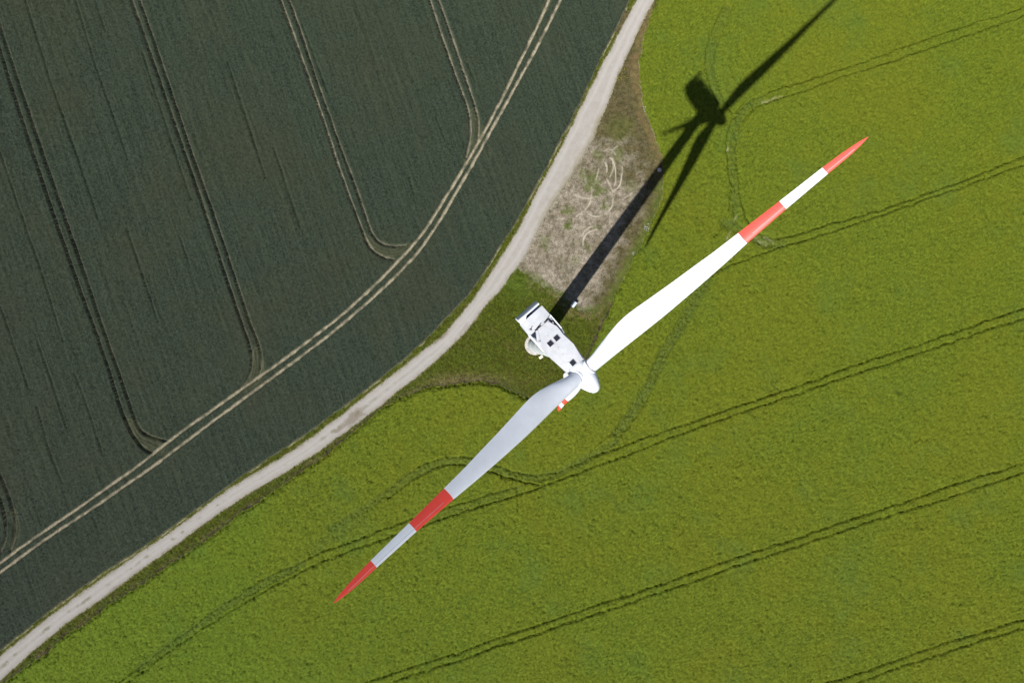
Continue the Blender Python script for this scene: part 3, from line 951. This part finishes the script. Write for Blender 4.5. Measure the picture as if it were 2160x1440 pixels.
# nacelle: lower shell, roof panels, hatches, hood
body = [(-1.85, 1.50), (-1.85, -1.50), (-5.0, -1.80), (-6.6, -1.90), (-9.2, -2.0), (-10.95, -1.95), (-10.95, 1.95), (-9.2, 2.0), (-6.6, 1.85), (-5.0, 1.72)]
nac = prism('nacelle', body, -1.95, .95, M_WHITE, ROOT, .08, 2, 'all')
for v in nac.data.vertices:      # the belly rises towards the rear
    d = v.co - HUB
    u = d.dot(F)
    if d.z < -1.0 and u < -6.5:
        v.co.z += 1.25 * (-6.5 - u) / 4.5
prism('roof_panel', [(-1.88, 1.52), (-1.88, -1.50), (-5.0, -1.82), (-6.24, -1.86), (-7.74, -1.74), (-8.92, -.96), (-8.95, 1.36), (-7.5, 1.36), (-6.2, 1.72), (-4.3, 1.70)], .80, 1.80, M_ROOF, nac, .22, 3)
prism('roof_panel', [(-9.10, 1.92), (-9.10, -2.04), (-10.93, -1.93), (-10.93, 1.90)], .80, 1.84, M_ROOF, nac, .06, 2)
prism('opening_shade_plate', [(-6.1, -1.70), (-9.25, -1.86), (-9.25, 1.86), (-6.1, 1.66)], .94, .985, M_HOLE, nac)  # dark plate, the shade inside the open nacelle is put into its colour
# strip of the roof joint that is closed
for v0, v1 in ((.10, .62), (-2.0, -1.02), (1.55, 1.85)):
    prism('joint_cover', [(-8.93, v0), (-8.93, v1), (-9.12, v1), (-9.12, v0)], 1.2, 1.78, M_ROOF, nac)
for u, v in ((-6.38, .53), (-6.39, -.58), (-2.51, -.01)):
    fr = prism('roof_hatch', [(u - .40, v - .40), (u + .40, v - .40), (u + .40, v + .40), (u - .40, v + .40)], 1.78, 1.86, M_ROOF, nac, .02, 1)
    prism('skylight', [(u - .35, v - .35), (u + .35, v - .35), (u + .35, v + .35), (u - .35, v + .35)], 1.84, 1.875, M_DARK, fr)
bar('side_rail', (-9.1, -2.05, 1.74), (-6.2, -1.95, 1.70), .15, .16, M_WHITE, nac)
bar('side_rail', (-9.28, 1.88, 1.74), (-6.95, 1.86, 1.72), .14, .16, M_WHITE, nac)
bar('side_rail', (-6.95, 1.86, 1.70), (-6.20, 1.72, 1.62), .10, .12, M_STEEL, nac)
bar('hatch_strut', (-8.8, -1.78, 1.35), (-7.9, -1.68, 1.66), .05, .05, M_WHITE, nac)
bar('hatch_leaf', (-8.86, -.80, 1.83), (-7.70, -1.38, 1.83), .30, .06, M_ROOF, nac)
bar('hatch_hinge', (-7.70, -1.60, 1.82), (-7.45, -1.40, 1.84), .20, .14, M_STEEL, nac)
rm = random.Random(5)
for k in range(9):      # gear seen through the open flap
    u = -8.85 + k * .18 + rm.uniform(-.05, .05)
    v = 1.44 + rm.uniform(0, .26)
    s = rm.uniform(.08, .16)
    z = rm.uniform(1.25, 1.72)
    prism('machine_part', [(u - s, v - s * .6), (u + s, v - s * .6), (u + s, v + s * .6), (u - s, v + s * .6)], .97, z, (M_STEEL, M_ROOF, M_HOLE)[k % 3], nac)
for a, b in (((-9.26, 1.70), (-9.08, .88)), ((-9.24, .24), (-9.08, -.74))):
    bar('handrail', (a[0], a[1], 1.96), (b[0], b[1], 1.96), .09, .06, M_HOLE, nac)
    for q in (a, b):
        bar('rail_foot', (q[0], q[1], 1.83), (q[0] + .001, q[1], 1.94), .07, .07, M_HOLE, nac)
for u, v in ((-7.6, .1), (-7.35, -.2), (-5.3, -.15), (-5.1, -.35), (-4.2, -.3), (-3.0, -.45), (-2.15, .75), (-2.1, -.95), (-8.5, .35), (-8.6, -.35), (-9.9, .4), (-10.0, -1.2), (-9.6, -.9), (-9.5, 1.0), (-6.1, -.03)):
    prism('anchor_point', [(u - .06, v - .06), (u + .06, v - .06), (u + .06, v + .06), (u - .06, v + .06)], 1.78, 1.86, M_SEAM, nac)
prism('wind_sensor', [(-9.62, -1.62), (-9.30, -1.62), (-9.30, -1.30), (-9.62, -1.30)], 1.82, 2.05, M_SEAM, nac, .03, 1)
bar('sensor_mast', (-9.5, -1.40, 2.04), (-9.62, -1.34, 2.5), .07, .07, M_HOLE, nac)
# cooling air hood at the rear
bm = bmesh.new()
hood = [(-10.98, 1.1), (-10.98, -.6), (-11.30, -.6), (-11.30, 2.28), (-11.42, 2.34), (-11.62, 2.25), (-12.02, 1.35), (-12.02, -.6)]
ring_a, ring_b = [], []
sec = [(-11.24, -.3), (-11.24, 4.7), (-11.32, 4.8), (-11.46, 4.8), (-11.95, 3.0), (-11.95, -.3)]
for u, z in sec:
    ring_a.append(bm.verts.new(HUB + F * u + L * (-1.90 + V0) + Zv * z))
    ring_b.append(bm.verts.new(HUB + F * u + L * (1.62 + V0) + Zv * z))
n = len(sec)
bm.faces.new(ring_a[::-1]); bm.faces.new(ring_b)
for i in range(n):
    j = (i + 1) % n
    bm.faces.new((ring_a[i], ring_a[j], ring_b[j], ring_b[i]))
bmesh.ops.bevel(bm, geom=list(bm.edges), offset=.04, segments=2, affect='EDGES')
hd = auto_smooth(bm_obj('cooler_hood', bm, M_WHITE, nac), 40)
prism('hood_cheek', [(-10.90, -1.02), (-10.90, -1.86), (-11.30, -1.82), (-11.30, -.46)], .2, 2.3, M_WHITE, hd, .05, 2)
prism('radiator', [(-10.90, 1.50), (-10.90, -1.04), (-11.30, -.50), (-11.30, 1.50)], -.2, .75, M_RAD, hd)  # gap floor, its blue stands in for the deep shade there
bar('hood_lip', (-11.39, -1.20, 4.32), (-11.39, 1.45, 4.32), .07, .05, M_SEAM, hd)

# hub with nose cone
HC = HUB + L * V0 * .6
hub = lathe_obj('hub', [(-1.80, 0), (-1.80, 1.42), (-1.72, 1.50), (-.9, 1.56), (0.0, 1.60), (.8, 1.50), (1.45, 1.28), (2.0, 1.02), (2.42, .78), (2.64, .55), (2.78, .28), (2.82, 0)], HC, AX, M_WHITE, ROOT, 64)
lathe_obj('hub_gap', [(-1.875, 1.2), (-1.875, 1.55), (-1.82, 1.55), (-1.82, 1.2)], HC, AX, M_HOLE, hub, 48, False)
prism('nose_bolt', [(2.25, -.72), (2.37, -.72), (2.37, -.60), (2.25, -.60)], .30, .62, M_HOLE, hub)

# blades, feathered: leading edges towards the nose, trailing edges over the nacelle
ST_R = [1.55, 2.2, 3.0, 4.0, 5.0, 6.0, 7.0, 8.0, 9.0, 10., 11.5, 13.2, 15., 17., 19., 21., 23.4, 25.3, 27.2]
LEAD = [(1.5, -.52), (5, -.56), (10, -.70), (14, -.77), (19, -.70), (23.4, -.58), (27.3, -.41), (33.2, -.27), (39.2, -.24), (42.4, -.26), (44, -.13), (44.98, .02)]
TRAIL = [(1.5, 1.38), (2.6, 1.45), (4, 1.76), (6, 2.2), (8.2, 2.54), (9.6, 2.60), (11.2, 2.48), (13.2, 2.27), (16.8, 1.93), (20.3, 1.68), (23.4, 1.43), (27.2, 1.25), (33.2, .97), (39.2, .73), (41.6, .57), (43.9, .30), (44.98, .05)]
THICK = [(1.5, 1.90), (2.6, 1.88), (4, 1.72), (6, 1.45), (9, 1.12), (13, .85), (17, .66), (20, .56), (27, .40), (33, .29), (39, .20), (43, .12), (44.6, .05), (44.98, .02)]
TWIST = [(1.5, 0.0), (3, 4.0), (5, 13.0), (9, 14.0), (14, 9.0), (20, 4.0), (30, 0.0), (45, -3.0)]


def interp(tab, r):
    return float(np.interp(r, [a for a, _ in tab], [b for _, b in tab]))


def blade_part(name, stations, B, C, N, mat, parent, hand=1, cap=True, swell=0.0):
    bm = bmesh.new()
    rings = []
    NP = 40
    for r in stations:
        le, te, th = interp(LEAD, r), interp(TRAIL, r), interp(THICK, r) * (1 + swell)
        ch = te - le
        w = sstep(1.9, 8.5, np.float64(r))
        tw = math.radians(interp(TWIST, r)) * hand
        ring = []
        for i in range(NP):
            a = 2 * math.pi * i / NP
            x = .5 * (1 - math.cos(a))
            sg = 1 if math.sin(a) >= 0 else -1
            yc = .5 * math.sin(a)
            ya = sg * 5 * .5 * 2 * (.2969 * math.sqrt(max(x, 0)) - .1260 * x - .3516 * x * x + .2843 * x ** 3 - .1036 * x ** 4) * .5
            cam_l = .10 * th * math.sin(math.pi * x)
            y = (1 - w) * yc * th + w * (ya * th * (1.0 if sg > 0 else .8) + cam_l)
            xx = le + x * ch * (1 + (swell if swell else 0)) - (swell * ch * .5 if swell else 0)
            # twist about the pitch axis
            x0 = xx - .43
            xr = .43 + x0 * math.cos(tw) - y * math.sin(tw)
            yr = x0 * math.sin(tw) + y * math.cos(tw)
            ring.append(bm.verts.new(HUB + B * r + C * xr + N * yr))
        rings.append(ring)
    for a, b in zip(rings[:-1], rings[1:]):
        for i in range(NP):
            j = (i + 1) % NP
            bm.faces.new((a[i], a[j], b[j], b[i]))
    if cap:
        bm.faces.new(rings[0][::-1])
        bm.faces.new(rings[-1])
    return auto_smooth(bm_obj(name, bm, mat, parent), 50)


def surf_strip(name, r0, r1, frac, width, B, C, N, mat, parent, hand=1):
    """thin raised edge of the leading edge tape on the upper face"""
    bm = bmesh.new()
    prev = None
    for r in np.linspace(r0, r1, 14):
        le, te, th = interp(LEAD, r), interp(TRAIL, r), interp(THICK, r)
        ch = te - le
        tw = math.radians(interp(TWIST, r)) * hand
        row = []
        for x, lift in ((frac - width / ch / 2, -.004), (frac - width / ch / 2, .012), (frac + width / ch / 2, .012), (frac + width / ch / 2, -.004)):
            ya = 5 * .5 * (.2969 * math.sqrt(x) - .1260 * x - .3516 * x * x + .2843 * x ** 3 - .1036 * x ** 4)
            y = ya * th + .10 * th * math.sin(math.pi * x) + lift
            x0 = le + x * ch - .43
            row.append(bm.verts.new(HUB + B * float(r) + C * (.43 + x0 * math.cos(tw) - y * math.sin(tw)) + N * (x0 * math.sin(tw) + y * math.cos(tw))))
        if prev:
            for i in range(3):
                bm.faces.new((prev[i], prev[i + 1], row[i + 1], row[i]))
        prev = row
    return bm_obj(name, bm, mat, parent)


for k, (az, lab) in enumerate(((30, 'blade pointing to the upper right, sunlit'), (150, 'blade pointing to the lower left, in half shade'), (270, 'blade pointing down to the ground'))):
    a = math.radians(az) + DL
    B = ((math.cos(a) * L + math.sin(a) * UP) * math.cos(CONE) + math.sin(CONE) * AX).normalized()
    C = -(AX - AX.dot(B) * B).normalized()
    N = B.cross(C)
    if N.z < 0 or (k == 2 and N.dot(L) > 0):
        N = -N
    hand = -1 if k == 0 else 1      # the same screw sense on all three
    bl = blade_part('blade', ST_R, B, C, N, M_WHITE, ROOT, hand)
    bl['label'] = lab
    blade_part('red_band', [27.2, 29.2, 31.2, 33.2], B, C, N, M_RED, bl, hand)
    blade_part('white_band', [33.2, 35.2, 37.2, 39.2], B, C, N, M_WHITE, bl, hand)
    blade_part('red_tip', [39.2, 40.4, 41.6, 42.6, 43.4, 44.0, 44.5, 44.8, 44.97], B, C, N, M_RED, bl, hand)
    surf_strip('leading_edge_tape', 28.5, 43.0, .30, .035, B, C, N, M_SEAM, bl, hand)
    OR = HUB + C * .43
    lathe_obj('root_collar', [(.6, 1.16), (1.42, 1.14), (1.50, 1.10), (1.52, 1.0), (1.44, .99), (1.44, .90)], OR, B, M_WHITE, bl, 56, False)
    auto_smooth(bl.children[-1], 40)
    lathe_obj('root_seal', [(1.46, .985), (1.62, .985), (1.62, .94)], OR, B, M_STEEL, bl, 48, False)

# ------------------------------------------------------------------ small things on the ground


def box_thing(name, px, size, rot, mat, label, cat, z0=0.0, lid=None, legs=True):
    x, y = ground_point(px, .5)
    o = bpy.data.objects.new(name, None)
    COL.objects.link(o)
    o.location = (x, y, z0)
    o.rotation_euler = (0, 0, rot)
    tag(o, label, cat)
    w, d, h = size

    def bx(nm, x0, x1, y0, y1, za, zb, m, par, bev=.02):
        bm = bmesh.new()
        bmesh.ops.create_cube(bm, size=1.0)
        for v in bm.verts:
            v.co = Vector((x0 + (v.co.x + .5) * (x1 - x0), y0 + (v.co.y + .5) * (y1 - y0), za + (v.co.z + .5) * (zb - za)))
        bmesh.ops.bevel(bm, geom=list(bm.edges), offset=bev, segments=2, affect='EDGES')
        return bm_obj(nm, bm, m, par)
    bx('plinth', -w / 2 - .08, w / 2 + .08, -d / 2 - .08, d / 2 + .08, -.2, .12, M_CONC, o)
    b = bx('housing', -w / 2, w / 2, -d / 2, d / 2, .12, h, mat, o)
    bx('lid', -w / 2 - .06, w / 2 + .06, -d / 2 - .06, d / 2 + .06, h + .002, h + .09, lid or mat, o, .03)
    dr = bx('door', -w / 2 + .08, w / 2 - .08, -d / 2 - .022, -d / 2 + .004, .2, h - .1, mat, o, .005)
    bx('handle', w / 2 - .25, w / 2 - .2, -d / 2 - .06, -d / 2 - .02, h * .5, h * .5 + .15, M_HOLE, dr, .005)
    return o


box_thing('switch_cabinet', (1141, 753), (1.0, .62, .9), math.radians(34), M_CREAM, 'small cream cabinet on the grass beside the turbine tower', 'cabinet')
t = box_thing('transformer_cabinet', (1210, 642), (1.55, .95, 1.25), math.radians(52), M_BOXW, 'pale blue grey transformer cabinet at the edge of the tower shadow', 'cabinet')
# boulder lying in the tower shadow
bm = bmesh.new()
bmesh.ops.create_icosphere(bm, subdivisions=3, radius=.62)
rs_ = random.Random(3)
planes = [Vector((rs_.uniform(-1, 1), rs_.uniform(-1, 1), rs_.uniform(-.3, 1))).normalized() for _ in range(11)]
for v in bm.verts:
    for p in planes:
        d = v.co.dot(p)
        if d > .46:
            v.co -= p * (d - .46)
    v.co += Vector((rs_.uniform(-1, 1), rs_.uniform(-1, 1), rs_.uniform(-1, 1))) * .012
    v.co.z *= .85
st_ = bm_obj('boulder', bm, M_STONE)
bxp = ground_point((1391, 358), .3)
st_.location = (bxp[0], bxp[1], .34)
st_.rotation_euler = (0.1, .05, .7)
tag(st_, 'pale angular boulder lying in the shadow of the tower at the field edge', 'stone')


def flower_patch(name, px, rad, n, col, stem, label, seed):
    rng = random.Random(seed)
    x, y = ground_point(px, .4)
    o = bpy.data.objects.new(name, None)
    COL.objects.link(o)
    o.location = (x, y, 0)
    tag(o, label, 'wildflowers', 'flowering weeds at the field edge')
    bmf, bml = bmesh.new(), bmesh.new()
    for i in range(n):
        r = rad * math.sqrt(rng.random())
        a = rng.uniform(0, 6.28)
        p = Vector((r * math.cos(a), r * math.sin(a) * 1.3, rng.uniform(.35, .7)))
        s = rng.uniform(.04, .10)
        vs = [bmf.verts.new(p + Vector((math.cos(t) * s, math.sin(t) * s, rng.uniform(-.03, .03)))) for t in [k * math.pi / 3 for k in range(6)]]
        bmf.faces.new(vs)
        for k in range(3):
            t = rng.uniform(0, 6.28)
            q = Vector((p.x + rng.uniform(-.2, .2), p.y + rng.uniform(-.2, .2), rng.uniform(.1, p.z)))
            d = Vector((math.cos(t), math.sin(t), rng.uniform(-.2, .5))) * rng.uniform(.1, .22)
            e = Vector((-d.y, d.x, 0)) * .3
            bml.faces.new([bml.verts.new(c) for c in (q, q + d * .5 + e, q + d, q + d * .5 - e)])
        st = bml.verts.new(Vector((p.x * .9, p.y * .9, 0)))
        w = Vector((.012, 0, 0))
        bml.faces.new([st, bml.verts.new(st.co + w), bml.verts.new(p - Vector((0, 0, .02)) + w), bml.verts.new(p - Vector((0, 0, .02)))])
    bm_obj('blossoms', bmf, col, o)
    bm_obj('leaves', bml, stem, o)


M_PETW = paint('white_petals', (0.50, 0.50, 0.45), .7, .2)
M_PETY = paint('yellow_petals', (0.30, 0.25, 0.02), .7, .2)
M_LEAF = paint('weed_leaves', (0.07, 0.10, 0.02), .7, .2, .2, 4.)
flower_patch('white_flower_patch', (1365, 480), .85, 42, M_PETW, M_LEAF, 'largest white flowering weed patch, beside the thin blade shadow', 1)
flower_patch('white_flower_patch', (1338, 536), .55, 16, M_PETW, M_LEAF, 'small white flowering weed patch just below the tip of the blade shadow', 2)
flower_patch('white_flower_patch', (1361, 230), .7, 26, M_PETW, M_LEAF, 'white flowering weed patch at the rapeseed edge left of the rotor shadow', 3)
flower_patch('yellow_flower_patch', (1313, 160), 1.7, 46, M_PETY, M_LEAF, 'yellow flowering weed patch on the right edge of the gravel track', 4)
